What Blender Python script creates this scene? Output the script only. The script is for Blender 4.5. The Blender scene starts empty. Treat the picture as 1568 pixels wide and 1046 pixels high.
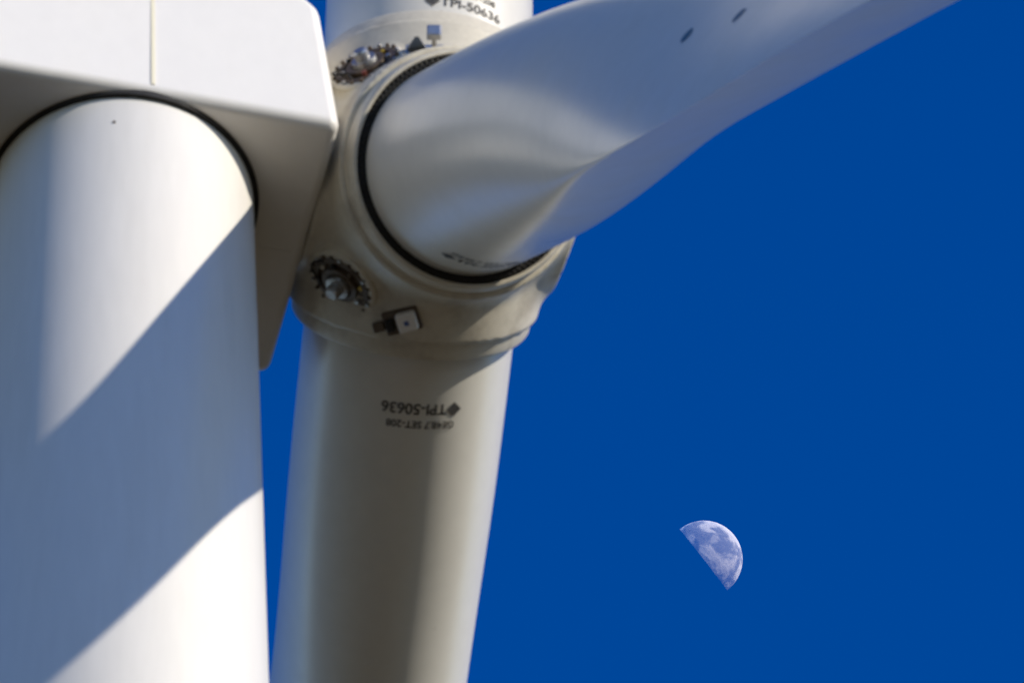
import bpy, bmesh, math, random
import numpy as np
from mathutils import Vector, Matrix
random.seed(3)
rad=math.radians
sc=bpy.context.scene
V=Vector

# ---------------------------------------------------------------- parameters
Z0=64.7                       # underside of nacelle / tower top
HX=0.27; YAW_N=V((math.sqrt(1-HX*HX),HX,0)); WH=V((HX,-math.sqrt(1-HX*HX),0))
TILT=rad(5); CONE=rad(4.6)
N=(YAW_N*math.cos(TILT)+V((0,0,1))*math.sin(TILT)).normalized()
UP=(V((0,0,1))*math.cos(TILT)-YAW_N*math.sin(TILT)).normalized()
C=YAW_N*3.2+V((0,0,Z0+1.06))
PHI3=131
RB=1.10                       # blade root radius
def bdir(phi):
    p=rad(phi); d=UP*math.cos(p)+WH*math.sin(p)
    return (d*math.cos(CONE)+N*math.sin(CONE)).normalized()
B3=bdir(PHI3); B1=bdir(PHI3+120); B2=bdir(PHI3-120)
SUN_AZ=rad(61.5); SUN_EL=rad(22)
S=V((math.sin(SUN_AZ)*math.cos(SUN_EL),-math.cos(SUN_AZ)*math.cos(SUN_EL),math.sin(SUN_EL)))

# ---------------------------------------------------------------- materials
def new_mat(name):
    m=bpy.data.materials.new(name); m.use_nodes=True
    nt=m.node_tree; b=nt.nodes['Principled BSDF']; return m,nt,b
def paint(name,col,rough=0.4,coat=0.2,var=0.05,scale=1.5,streak=(1,1,0.15),dirt=(0.45,0.41,0.33),dirtamt=0.15,bump=0.0):
    m,nt,b=new_mat(name); L=nt.links.new
    tc=nt.nodes.new('ShaderNodeTexCoord'); mp=nt.nodes.new('ShaderNodeMapping'); mp.inputs['Scale'].default_value=streak
    L(tc.outputs['Object'],mp.inputs[0])
    n1=nt.nodes.new('ShaderNodeTexNoise'); n1.inputs['Scale'].default_value=scale; n1.inputs['Detail'].default_value=8; n1.inputs['Roughness'].default_value=.6
    L(mp.outputs[0],n1.inputs['Vector'])
    n2=nt.nodes.new('ShaderNodeTexNoise'); n2.inputs['Scale'].default_value=scale*7; n2.inputs['Detail'].default_value=6
    L(mp.outputs[0],n2.inputs['Vector'])
    r1=nt.nodes.new('ShaderNodeMapRange'); r1.inputs[1].default_value=.5; r1.inputs[2].default_value=.8; r1.inputs[4].default_value=dirtamt
    L(n1.outputs['Fac'],r1.inputs[0])
    mx=nt.nodes.new('ShaderNodeMix'); mx.data_type='RGBA'; mx.inputs[6].default_value=(*col,1); mx.inputs[7].default_value=(*dirt,1)
    L(r1.outputs[0],mx.inputs[0])
    mr=nt.nodes.new('ShaderNodeMapRange'); mr.inputs[3].default_value=1-var; mr.inputs[4].default_value=1.0+var*.3
    L(n2.outputs['Fac'],mr.inputs[0])
    mu=nt.nodes.new('ShaderNodeMix'); mu.data_type='RGBA'; mu.blend_type='MULTIPLY'; mu.inputs[0].default_value=1
    cb=nt.nodes.new('ShaderNodeCombineColor'); [L(mr.outputs[0],cb.inputs[i]) for i in range(3)]
    L(mx.outputs[2],mu.inputs[6]); L(cb.outputs[0],mu.inputs[7])
    L(mu.outputs[2],b.inputs['Base Color'])
    rr=nt.nodes.new('ShaderNodeMapRange'); rr.inputs[1].default_value=.3; rr.inputs[2].default_value=.7; rr.inputs[3].default_value=rough*.85; rr.inputs[4].default_value=min(1,rough*1.3)
    L(n1.outputs['Fac'],rr.inputs[0]); L(rr.outputs[0],b.inputs['Roughness'])
    b.inputs['Coat Weight'].default_value=coat; b.inputs['Coat Roughness'].default_value=.25
    if bump:
        bp=nt.nodes.new('ShaderNodeBump'); bp.inputs['Strength'].default_value=bump; bp.inputs['Distance'].default_value=.01
        L(n2.outputs['Fac'],bp.inputs['Height']); L(bp.outputs[0],b.inputs['Normal'])
    return m
M_tower=paint('tower_paint',(.76,.735,.68),.42,.2,var=.07,dirtamt=.22)
M_nac=paint('nacelle_gelcoat',(.78,.755,.71),.5,.1,scale=1.0,streak=(1,1,.5),dirtamt=.12)
M_blade=paint('blade_gelcoat',(.70,.67,.59),.32,.4,var=.07,scale=.8,streak=(1,1,1),dirtamt=.14)
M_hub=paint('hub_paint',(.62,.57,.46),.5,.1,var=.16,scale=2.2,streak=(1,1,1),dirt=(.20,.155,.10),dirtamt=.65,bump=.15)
M_black=paint('rubber_black',(.012,.011,.010),.7,0,streak=(1,1,1),dirt=(.03,.025,.02),scale=6)
M_steel=paint('galvanised_steel',(.42,.42,.42),.35,0,streak=(1,1,1),dirt=(.2,.15,.1),scale=9,dirtamt=.5)
M_steel.node_tree.nodes['Principled BSDF'].inputs['Metallic'].default_value=.8
M_brown=paint('greasy_casting',(.10,.07,.045),.55,0,streak=(1,1,1),dirt=(.03,.02,.015),scale=8,dirtamt=.8)
M_yel=paint('yellow_cap',(.70,.48,.05),.4,0,streak=(1,1,1),scale=5)
M_red=paint('red_cap',(.22,.06,.04),.4,0,streak=(1,1,1),scale=5)
M_blue=paint('blue_motor',(.05,.10,.30),.4,0,streak=(1,1,1),scale=5)
M_text=paint('stencil_ink',(.06,.055,.05),.6,0,var=.4,streak=(1,1,1),scale=15,dirt=(.4,.38,.33),dirtamt=.6)
M_seam=paint('seam_sealant',(.80,.74,.55),.5,0,streak=(1,1,1))
M_teal=paint('teal_receptor',(.02,.12,.18),.4,0,streak=(1,1,1),scale=5)

# ---------------------------------------------------------------- helpers
root=bpy.data.objects.new('wind_turbine',None); sc.collection.objects.link(root)
def obj(name,verts,faces,mat,smooth=True,parent=root):
    me=bpy.data.meshes.new(name); me.from_pydata([tuple(v) for v in verts],[],faces); me.update()
    me.materials.append(mat)
    if smooth:
        for p in me.polygons: p.use_smooth=True
    bm=bmesh.new(); bm.from_mesh(me); bmesh.ops.recalc_face_normals(bm,faces=bm.faces); bm.to_mesh(me); bm.free()
    o=bpy.data.objects.new(name,me); sc.collection.objects.link(o)
    if parent: o.parent=parent
    return o
def frame(axis,ref):
    a=axis.normalized(); e1=(ref-a*ref.dot(a)).normalized(); e2=a.cross(e1); return e1,e2,a
def lathe(name,org,axis,ref,prof,mat,n=128,smooth=True,closed=False,mod=None):
    e1,e2,a=frame(axis,ref); vs=[];fs=[]
    for j,(r,h) in enumerate(prof):
        for i in range(n):
            t=2*math.pi*i/n; rr=r+(mod(j,i) if mod else 0)
            vs.append(org+e1*(rr*math.cos(t))+e2*(rr*math.sin(t))+a*h)
    m=len(prof)
    for j in range(m if closed else m-1):
        for i in range(n):
            k=(j+1)%m
            fs.append((j*n+i,j*n+(i+1)%n,k*n+(i+1)%n,k*n+i))
    o=obj(name,vs,fs,mat,smooth)
    if smooth:
        for p in o.data.polygons: p.use_smooth=True
        o.data.set_sharp_from_angle(angle=rad(35))
    return o
def box(name,org,e1,e2,e3,sx,sy,sz,mat,bev=.01,taper=1):
    vs=[]
    for z in (0,1):
        for x,y in ((-1,-1),(1,-1),(1,1),(-1,1)):
            k=taper if z else 1
            vs.append(org+e1*(x*sx/2*k)+e2*(y*sy/2*k)+e3*(z*sz))
    o=obj(name,vs,[(0,1,2,3),(4,5,6,7),(0,1,5,4),(1,2,6,5),(2,3,7,6),(3,0,4,7)],mat,False)
    if bev:
        b=o.modifiers.new('b','BEVEL'); b.width=bev; b.segments=2
    return o

# ---------------------------------------------------------------- tower
RT=1.345; SL=.018
def tr(z): return RT+SL*(Z0-z)
prof=[(tr(h),h) for h in np.linspace(0,Z0,23)]+[(RT,Z0+.25)]
lathe('tower',V((0,0,0)),V((0,0,1)),V((1,0,0)),prof,M_tower,256)
lathe('tower_base_flange',V((0,0,0)),V((0,0,1)),V((1,0,0)),[(2.5,.0),(3.0,.0),(3.0,.25),(2.52,.25)],M_steel,96)
dd=V((.3,-1,0)).normalized(); ds=V((0,0,1)).cross(dd)
box('door',dd*(tr(2)-.03)+V((0,0,1.4)),ds,V((0,0,1)),dd,.9,2.1,.12,M_tower,.03)
for i in range(3): box('door_step_%d'%i,dd*(tr(0)+.55+.3*i),ds,dd,V((0,0,1)),1.1,.32,.35-.1*i,M_steel,.01)
lathe('yaw_seal',V((0,0,Z0)),V((0,0,1)),V((1,0,0)),[(RT+.002,-.03),(RT+.055,-.03),(RT+.06,.05),(RT+.002,.05)],M_black,160)
lathe('drain_plug',V((.02,-tr(Z0-.45)+.0,Z0-.45)),V((0,-1,0)),V((1,0,0)),[(0,.012),(.014,.012),(.016,.0)],M_brown,16)

# ---------------------------------------------------------------- nacelle
WN=1.44; WF=-1.95
def P(a,w,z): return YAW_N*a+WH*w+V((0,0,Z0+z))
profN=[(1.98,.0),(1.80,2.08),(1.58,2.36),(-5.6,2.50),(-6.1,1.6),(-5.9,.45),(-4.6,-.0)]
vs=[];fs=[]
m=len(profN)
for w,ins in ((WN,0),(WF,0)):
    for (a,zz) in profN: vs.append(P(a,w - (0.10*max(zz-0.2,0)/2)*(1 if w>0 else -1),zz))
fs.append(tuple(range(m))); fs.append(tuple(range(m,2*m)))
for i in range(m): fs.append((i,(i+1)%m,m+(i+1)%m,m+i))
nac=obj('nacelle',vs,fs,M_nac,True)
b=nac.modifiers.new('b','BEVEL'); b.width=.13; b.segments=6; b.limit_method='ANGLE'; b.angle_limit=rad(12); b.harden_normals=True
def strip(name,pts,nrm,width,side,mat,thick=.004):
    vs=[];fs=[]
    for p in pts:
        vs+= [p-side*width/2+nrm*thick,p+side*width/2+nrm*thick,p+side*width/2-nrm*.02,p-side*width/2-nrm*.02]
    k=len(pts)
    for i in range(k-1):
        o=i*4
        for j in range(4): fs.append((o+j,o+(j+1)%4,o+4+(j+1)%4,o+4+j))
    fs.append((0,1,2,3)); fs.append((4*k-4,4*k-3,4*k-2,4*k-1))
    return obj(name,vs,fs,mat,False)
strip('panel_seam_side',[P(.02,WN-.005-.10*max(zz-.2,0)/2,zz) for zz in (.12,.2,2.3)],WH,.04,YAW_N,M_seam,.009)
strip('panel_seam_side_rear',[P(-3.2,WN-.005-.10*max(zz-.2,0)/2,zz) for zz in (.12,.2,2.3)],WH,.04,YAW_N,M_seam,.009)
strip('panel_seam_bottom',[P(-4.4,-.28,0),P(1.84,-.28,0)],V((0,0,-1)),.022,WH,M_nac,.008)
lathe('main_shaft',C-N*1.9,N,UP,[(.0,0),(.55,0),(.55,.9),(.0,.9)],M_brown,64)
box('sensor_mast',P(-5,0,2.45),YAW_N,WH,V((0,0,1)),.06,.06,1.2,M_steel,.01)
box('sensor_crossbar',P(-5,0,3.6),YAW_N,WH,V((0,0,1)),.05,1.0,.05,M_steel,.01)

# ---------------------------------------------------------------- camera
cd=bpy.data.cameras.new('camera'); cam=bpy.data.objects.new('camera',cd); sc.collection.objects.link(cam); sc.camera=cam
PITCHC=51.0; ROLL=2.5
cam.matrix_world=Matrix.Translation((3.92,-48.95,1.7))@Matrix.Rotation(rad(90+PITCHC),4,'X')@Matrix.Rotation(rad(-ROLL),4,'Z')
cd.sensor_width=36; cd.lens=18/math.tan(rad(3.75)); cd.clip_end=60000; cd.clip_start=.5
cd.dof.use_dof=True; cd.dof.focus_distance=4000; cd.dof.aperture_fstop=7.5
FP=18/math.tan(rad(3.75))/36*1568

# ---------------------------------------------------------------- hub casting (star-shaped SDF)
npv=lambda v: np.array(v)
def smin(a,b,k):
    h=np.clip(.5+.5*(b-a)/k,0,1); return b*(1-h)+a*h-k*h*(1-h)
Cn=npv(C)
def capcyl(p,ax,r0,r1,L0,L):
    al=p@ax; rd=np.linalg.norm(p-al[:,None]*ax,axis=1)
    t=np.clip((al-L0)/(L-L0),0,1); rr=r0+(r1-r0)*t
    qx=rd-rr; qy=np.maximum(al-L,L0-al)
    return np.minimum(np.maximum(qx,qy),0)+np.hypot(np.maximum(qx,0),np.maximum(qy,0))
RC=1.40
D1=(N*-.58+B1*.70+B3*.60).normalized()
D2=(N*-.56+B2*.66+B3*.68).normalized()
D5=(N*-.60+B2*.60+B1*.70).normalized()
def sdf(p):
    d=np.linalg.norm(p,axis=1)-1.40
    for b in (B1,B2,B3):
        d=smin(d,capcyl(p,npv(b),1.38,1.32,0,RC-.19),.10)
    d=smin(d,capcyl(p,npv(N),1.10,.85,0,1.42),.3)
    d=smin(d,capcyl(p,-npv(N),.95,.95,0,1.32),.15)
    for dd_ in (D1,D2,D5):
        d=smin(d,capcyl(p,npv(dd_),.45,.40,0,1.49),.10)
    return d
bm=bmesh.new(); bmesh.ops.create_icosphere(bm,subdivisions=7,radius=1.0)
me=bpy.data.meshes.new('hub')
dirs=np.array([v.co[:] for v in bm.verts]); dirs/=np.linalg.norm(dirs,axis=1)[:,None]
def rsolve(dirs):
    lo=np.full(len(dirs),.5); hi=np.full(len(dirs),2.6)
    for _ in range(26):
        mid=(lo+hi)/2; s=sdf(dirs*mid[:,None])<0
        lo=np.where(s,mid,lo); hi=np.where(s,hi,mid)
    return (lo+hi)/2
R=rsolve(dirs)
for v,d,r in zip(bm.verts,dirs,R): v.co=Vector(d*r+Cn)
for f in bm.faces: f.smooth=True
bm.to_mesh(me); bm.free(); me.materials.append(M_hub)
hub=bpy.data.objects.new('hub',me); sc.collection.objects.link(hub); hub.parent=root
def hubpoint(d):
    d=d.normalized(); r=rsolve(np.array([d[:]]))[0]; p=np.array(d[:])*r
    g=np.array([ (sdf((p+e)[None])-sdf((p-e)[None]))[0] for e in np.eye(3)*.03])
    return C+V(d[:])*r, V(g).normalized()

# ---------------------------------------------------------------- blades
def smooth_interp(tab):
    xs=np.array([a for a,_ in tab],float); ys=np.array([b for _,b in tab],float)
    X=np.linspace(xs[0]-3,xs[-1],1200); Y=np.interp(X,xs,ys)
    k=30; Yp=np.pad(Y,k,mode='edge'); Y=np.convolve(Yp,np.ones(2*k+1)/(2*k+1),'same')[k:-k]
    return lambda x: float(np.interp(x,X,Y))
CH=smooth_interp([(0,2*RB),(2,2.21),(3.8,2.25),(6.5,2.6),(8.5,2.85),(10,2.95),(14,2.6),(20,1.9),(28,1.2),(33,.75),(34.5,.25)])
TH=smooth_interp([(0,2*RB),(2,2.18),(4,2.0),(6,1.58),(8,1.28),(10,1.08),(14,.78),(20,.42),(28,.2),(34.5,.05)])
BL=smooth_interp([(0,0),(1.2,0),(9,1),(34.5,1)])
TW=smooth_interp([(0,75),(2,70),(4,59),(6,49),(8,42),(12,35),(16,30),(24,24),(34.5,19)])
PB=smooth_interp([(0,0),(3.5,0),(6,.08),(8,.28),(10,.38),(14,.50),(34.5,2.2)])
def blade_section(b,t):
    e1,e2,a=frame(b,-N)
    d=rad(TW(t)); f1=e1*math.cos(d)+e2*math.sin(d); f2=-e1*math.sin(d)+e2*math.cos(d)
    return f1,f2,C+b*(t+RC)+N*PB(t)
def sec_pt(t,th):
    c=CH(t);T=TH(t);be=BL(t); be=be*be*(3-2*be)
    xc=.5*(1+math.cos(th)); s=math.sin(th)
    x=c*(xc-(.5*(1-be)+.32*be))
    ye=T/2*s
    x4=max(xc,1e-6)
    yt=5*T*(.2969*math.sqrt(x4)-.126*x4-.3516*x4**2+.2843*x4**3-.1036*x4**4)
    ya=(1 if s>=0 else -1)*yt
    ya+= -0.10*c*math.sin(math.pi*xc)*.35 + (0.03*c*math.sin(math.pi*xc)**2 if s<0 else 0)
    return x, ye*(1-be)+ya*be
def surf(b,t,th,off=0):
    f1,f2,o=blade_section(b,t); x,y=sec_pt(t,th); p=o+f1*x+f2*y
    if off:
        x2,y2=sec_pt(t,th+.01); x1,y1=sec_pt(t,th-.01); tx,ty=x2-x1,y2-y1; l=math.hypot(tx,ty)
        p=p+(f1*(ty/l)+f2*(-tx/l))*off
    return p
ts=[-.25]+[i*.15 for i in range(0,94)]+[14.1+i*.6 for i in range(0,34)]+[34.45]
for bi,b in enumerate((B1,B2,B3)):
    n=128; vs=[];fs=[]
    for t in ts:
        for i in range(n): vs.append(surf(b,t,2*math.pi*i/n))
    for j in range(len(ts)-1):
        for i in range(n): fs.append((j*n+i,j*n+(i+1)%n,(j+1)*n+(i+1)%n,(j+1)*n+i))
    fs.append(tuple(range(n))); fs.append(tuple((len(ts)-1)*n+i for i in range(n)))
    obj('blade_%d'%(bi+1),vs,fs,M_blade)
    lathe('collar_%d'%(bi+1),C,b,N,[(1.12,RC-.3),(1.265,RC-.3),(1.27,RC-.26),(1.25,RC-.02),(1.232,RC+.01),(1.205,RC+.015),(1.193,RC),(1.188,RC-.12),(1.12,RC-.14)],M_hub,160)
    lathe('root_seal_%d'%(bi+1),C,b,N,[(1.08,RC-.10),(1.186,RC-.10),(1.186,RC-.02),(1.145,RC+.008),(1.08,RC-.02)],M_black,480,True,False,
          lambda j,i:(.0 if j not in (3,) else (-.018 if (i//2)%2 else .018)))
# lightning receptors on the blade shell
for bi,b in enumerate((B1,B2,B3)):
    for k,t in enumerate((8.2,9.4)):
        vs=[surf(b,t,rad(285),.004)]
        for i in range(24):
            a=2*math.pi*i/24
            vs.append(surf(b,t+.09*math.cos(a),rad(285)+.06*math.sin(a),.004))
        obj('receptor_%d_%d'%(bi+1,k),vs,[(0,i+1,(i+1)%24+1) for i in range(24)],M_teal,True)

def stencil(name,txt,b,side,t,size,lat=0):
    cu=bpy.data.curves.new(name,'FONT'); cu.body=txt; cu.size=size; cu.align_x='CENTER'; cu.offset=size*.02
    to=bpy.data.objects.new(name,cu); sc.collection.objects.link(to)
    bpy.context.view_layer.update()
    me=bpy.data.meshes.new_from_object(to.evaluated_get(bpy.context.evaluated_depsgraph_get()))
    bpy.data.objects.remove(to)
    bm=bmesh.new(); bm.from_mesh(me)
    bmesh.ops.triangulate(bm,faces=bm.faces)
    nrm=(b.cross(N)*side).normalized(); nrm=(nrm-b*nrm.dot(b)).normalized()
    rt=b.cross(nrm)
    for v in bm.verts:
        a=(v.co.x+lat)/RB
        dirn=nrm*math.cos(a)+rt*math.sin(a)
        tt=t+v.co.y
        f1,f2,oo=blade_section(b,tt)
        ca,sa=dirn.dot(f1),dirn.dot(f2)
        A=CH(tt)/2;B_=TH(tt)/2
        r=1/math.sqrt((ca/A)**2+(sa/B_)**2)+.006
        v.co=oo+dirn*r
    bm.to_mesh(me); bm.free()
    me.materials.clear(); me.materials.append(M_text)
    o=bpy.data.objects.new(name,me); sc.collection.objects.link(o); o.parent=root
k=0
for b,dt in ((B1,0),(B2,-.34),(B3,0)):
    for side in (1,-1):
        k+=1
        lat=.12 if b is B2 and side==-1 else 0
        stencil('serial_stencil_%d'%k,'\u25C6TPI-50636',b,side,.55+dt,.165,lat)
        stencil('set_stencil_%d'%k,'GE48.7 SET-208',b,side,.74+dt,.11,lat)

# ---------------------------------------------------------------- hub fittings
def fit(dv):
    p,nr=hubpoint(dv); e1,e2,a=frame(nr,N); return p,e1,e2,a
def motor(idx,dv):
    p,_=hubpoint(dv); a=dv.normalized(); e1,e2,a=frame(a,N)
    p=p-a*.01
    pre='pitch_motor_%d'%idx
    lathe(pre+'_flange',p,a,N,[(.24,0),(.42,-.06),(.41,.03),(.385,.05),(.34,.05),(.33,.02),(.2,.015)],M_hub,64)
    lathe(pre+'_bowl',p,a,N,[(.0,.02),(.34,.022),(.335,.06),(.28,.065),(.27,.03),(.0,.03)],M_brown,64)
    lathe(pre+'_body',p,a,N,[(0,.24),(.06,.24),(.08,.22),(.08,.14),(.13,.135),(.145,.02)],M_steel,48)
    lathe(pre+'_ring',p,a,N,[(.15,.03),(.15,.09),(.21,.09),(.21,.03)],M_brown,48)
    for i in range(20):
        t=2*math.pi*i/20; q=p+e1*(.355*math.cos(t))+e2*(.355*math.sin(t))
        lathe(pre+'_bolt_%d'%i,q,a,N,[(0,.085),(.018,.085),(.021,.075),(.021,.03)],M_brown if i%3 else M_steel,6)
    for i,mm in enumerate((M_yel,M_brown,M_black,M_hub,M_brown,M_red,M_black,M_steel)):
        t=.6+i*.78; q=p+e1*(.255*math.cos(t))+e2*(.255*math.sin(t))
        box(pre+'_cap_%d'%i,q,e1,e2,a,.05,.04+.02*(i%2),.07+.02*(i%3),mm,.01)
    cu=bpy.data.curves.new(pre+'_cable','CURVE'); cu.dimensions='3D'; cu.bevel_depth=.012
    sp=cu.splines.new('POLY'); sp.points.add(14)
    for i in range(15):
        t=2.6+i*.10; r=.30+.06*math.sin(i*.45); q=p+e1*(r*math.cos(t))+e2*(r*math.sin(t))+a*(.06+.05*math.sin(i*.22))
        sp.points[i].co=(*q,1)
    cu.materials.append(M_black)
    co=bpy.data.objects.new(pre+'_cable',cu); sc.collection.objects.link(co); co.parent=root
motor(1,D1); motor(2,D2); motor(3,D5)
def junction(idx,dv,rot=.5):
    p,e1,e2,a=fit(dv); f1=e1*math.cos(rot)+e2*math.sin(rot); f2=a.cross(f1)
    box('junction_base_%d'%idx,p-a*.03,f1,f2,a,.38,.26,.07,M_brown,.02)
    box('junction_box_%d'%idx,p+a*.03+f1*.06,f1,f2,a,.20,.20,.10,M_nac,.015)
    box('junction_label_%d'%idx,p+a*.132+f1*.06,f1,f2,a,.05,.05,.003,M_blue,0)
    box('junction_clip_%d'%idx,p-f1*.12,f1,f2,a,.08,.12,.12,M_black,.01)
    box('junction_bracket_%d'%idx,p-f1*.25,f1,f2,a,.12,.10,.06,M_brown,.01)
junction(1,N*-.26+B1*.84+B3*.72)
vN=(B3-B2*B3.dot(B2)).normalized()
vN=(vN-N*.40).normalized(); vN=(vN-B2*vN.dot(B2)).normalized()
p=C+B2*.70+vN*1.36; e1=B2.cross(vN)
box('bracket_plate',p,e1,B2,vN,.40,.14,.05,M_steel,.01)
box('bracket_post',p+e1*.10,e1,B2,vN,.05,.10,.30,M_steel,.01)
box('bracket_head',p+e1*.10+vN*.26,e1,B2,vN,.15,.15,.09,M_steel,.015)
box('bracket_gusset',p-e1*.08,e1,B2,vN,.26,.04,.24,M_steel,.005,.15)

# ---------------------------------------------------------------- ground
gm,nt,b=new_mat('dry_grassland'); L=nt.links.new
tc=nt.nodes.new('ShaderNodeTexCoord'); n1=nt.nodes.new('ShaderNodeTexNoise'); n1.inputs['Scale'].default_value=.02; n1.inputs['Detail'].default_value=12
L(tc.outputs['Object'],n1.inputs['Vector'])
cr=nt.nodes.new('ShaderNodeValToRGB'); cr.color_ramp.elements[0].position=.35; cr.color_ramp.elements[0].color=(.055,.038,.016,1); cr.color_ramp.elements[1].position=.7; cr.color_ramp.elements[1].color=(.12,.085,.036,1)
L(n1.outputs['Fac'],cr.inputs[0]); L(cr.outputs[0],b.inputs['Base Color']); b.inputs['Roughness'].default_value=1; b.inputs['Specular IOR Level'].default_value=.05
G=15000
obj('ground',[V((-G,-G,0)),V((G,-G,0)),V((G,G,0)),V((-G,G,0))],[(0,1,2,3)],gm,False,None)

# ---------------------------------------------------------------- moon
# sun-lit half of the moon; the unlit half is invisible behind the daylight air
MD=4000.0; mp_=V((3.92,-48.95,1.7))+V((0.02330,0.65117,0.75858)).normalized()*MD
ray=cam.matrix_world.to_3x3()@V(((1078-784)/FP,-(856-523)/FP,-1)).normalized(); mp_=cam.location+ray*MD
mm,nt,b=new_mat('moon_rock'); L=nt.links.new
nt.nodes.remove(b)
out=nt.nodes['Material Output']
tc=nt.nodes.new('ShaderNodeTexCoord')
na=nt.nodes.new('ShaderNodeTexNoise'); na.inputs['Scale'].default_value=1.9; na.inputs['Detail'].default_value=5; na.inputs['Roughness'].default_value=.55; na.inputs['Distortion'].default_value=.3
L(tc.outputs['Object'],na.inputs['Vector'])
cr=nt.nodes.new('ShaderNodeValToRGB'); e=cr.color_ramp.elements; e[0].position=.43; e[0].color=(.26,.26,.29,1); e[1].position=.55; e[1].color=(.68,.64,.62,1)
L(na.outputs['Fac'],cr.inputs[0])
df=nt.nodes.new('ShaderNodeBsdfDiffuse'); L(cr.outputs[0],df.inputs['Color']); df.inputs['Roughness'].default_value=1
vo=nt.nodes.new('ShaderNodeTexVoronoi'); vo.inputs['Scale'].default_value=7; L(tc.outputs['Object'],vo.inputs['Vector'])
bp=nt.nodes.new('ShaderNodeBump'); bp.inputs['Strength'].default_value=.3; bp.inputs['Distance'].default_value=.8
L(vo.outputs['Distance'],bp.inputs['Height']); L(bp.outputs[0],df.inputs['Normal'])
tr_=nt.nodes.new('ShaderNodeBsdfTransparent'); ad=nt.nodes.new('ShaderNodeAddShader'); L(df.outputs[0],ad.inputs[0]); L(tr_.outputs[0],ad.inputs[1])
ge=nt.nodes.new('ShaderNodeNewGeometry'); mx=nt.nodes.new('ShaderNodeMixShader'); tr2=nt.nodes.new('ShaderNodeBsdfTransparent')
L(ge.outputs['Backfacing'],mx.inputs[0]); L(ad.outputs[0],mx.inputs[1]); L(tr2.outputs[0],mx.inputs[2]); L(mx.outputs[0],out.inputs['Surface'])
bm=bmesh.new(); bmesh.ops.create_icosphere(bm,subdivisions=7,radius=1)
for f in bm.faces: f.smooth=True
bmesh.ops.delete(bm,geom=[v for v in bm.verts if v.co.dot(S)<-.03],context='VERTS')
me=bpy.data.meshes.new('moon'); bm.to_mesh(me); bm.free(); me.materials.append(mm)
mo=bpy.data.objects.new('moon',me); sc.collection.objects.link(mo); mo.location=mp_; r=MD*59/FP; mo.scale=(r,r,r)

# ---------------------------------------------------------------- light
sd=bpy.data.lights.new('sun','SUN'); sd.energy=4.8; sd.angle=rad(.53); sd.color=(1,.915,.785)
so=bpy.data.objects.new('sun',sd); sc.collection.objects.link(so); so.rotation_euler=S.to_track_quat('Z','Y').to_euler(); so.location=(0,0,100)
w=bpy.data.worlds.new('World'); sc.world=w; w.use_nodes=True; nt=w.node_tree; L=nt.links.new
bg=nt.nodes['Background']; bg.inputs['Strength'].default_value=.137
sk=nt.nodes.new('ShaderNodeTexSky'); sk.sky_type='NISHITA'; sk.sun_disc=False; sk.sun_elevation=SUN_EL; sk.sun_rotation=math.atan2(S.x,S.y)
sk.ozone_density=6; sk.air_density=1; sk.dust_density=.2; sk.altitude=1000
hsn=nt.nodes.new('ShaderNodeHueSaturation')
# deep clear blue high up, horizon haze tinted paler and boosted to fill shadows
tc=nt.nodes.new('ShaderNodeTexCoord'); sx=nt.nodes.new('ShaderNodeSeparateXYZ'); L(tc.outputs['Generated'],sx.inputs[0])
mr=nt.nodes.new('ShaderNodeMapRange'); mr.inputs[1].default_value=.1; mr.inputs[2].default_value=.7; L(sx.outputs['Z'],mr.inputs[0])
tn=nt.nodes.new('ShaderNodeMix'); tn.data_type='RGBA'; tn.inputs[6].default_value=(1.40,1.36,1.32,1); tn.inputs[7].default_value=(.7,.87,1.31,1); L(mr.outputs[0],tn.inputs[0])
sr=nt.nodes.new('ShaderNodeMapRange'); sr.inputs[1].default_value=.1; sr.inputs[2].default_value=.7; sr.inputs[3].default_value=.85; sr.inputs[4].default_value=1.25; L(sx.outputs['Z'],sr.inputs[0]); L(sr.outputs[0],hsn.inputs['Saturation'])
mu=nt.nodes.new('ShaderNodeMix'); mu.data_type='RGBA'; mu.blend_type='MULTIPLY'; mu.inputs[0].default_value=1
L(sk.outputs[0],hsn.inputs['Color']); L(hsn.outputs[0],mu.inputs[6]); L(tn.outputs[2],mu.inputs[7]); L(mu.outputs[2],bg.inputs['Color'])
sc.view_settings.view_transform='Standard'; sc.view_settings.look='None'; sc.view_settings.exposure=0
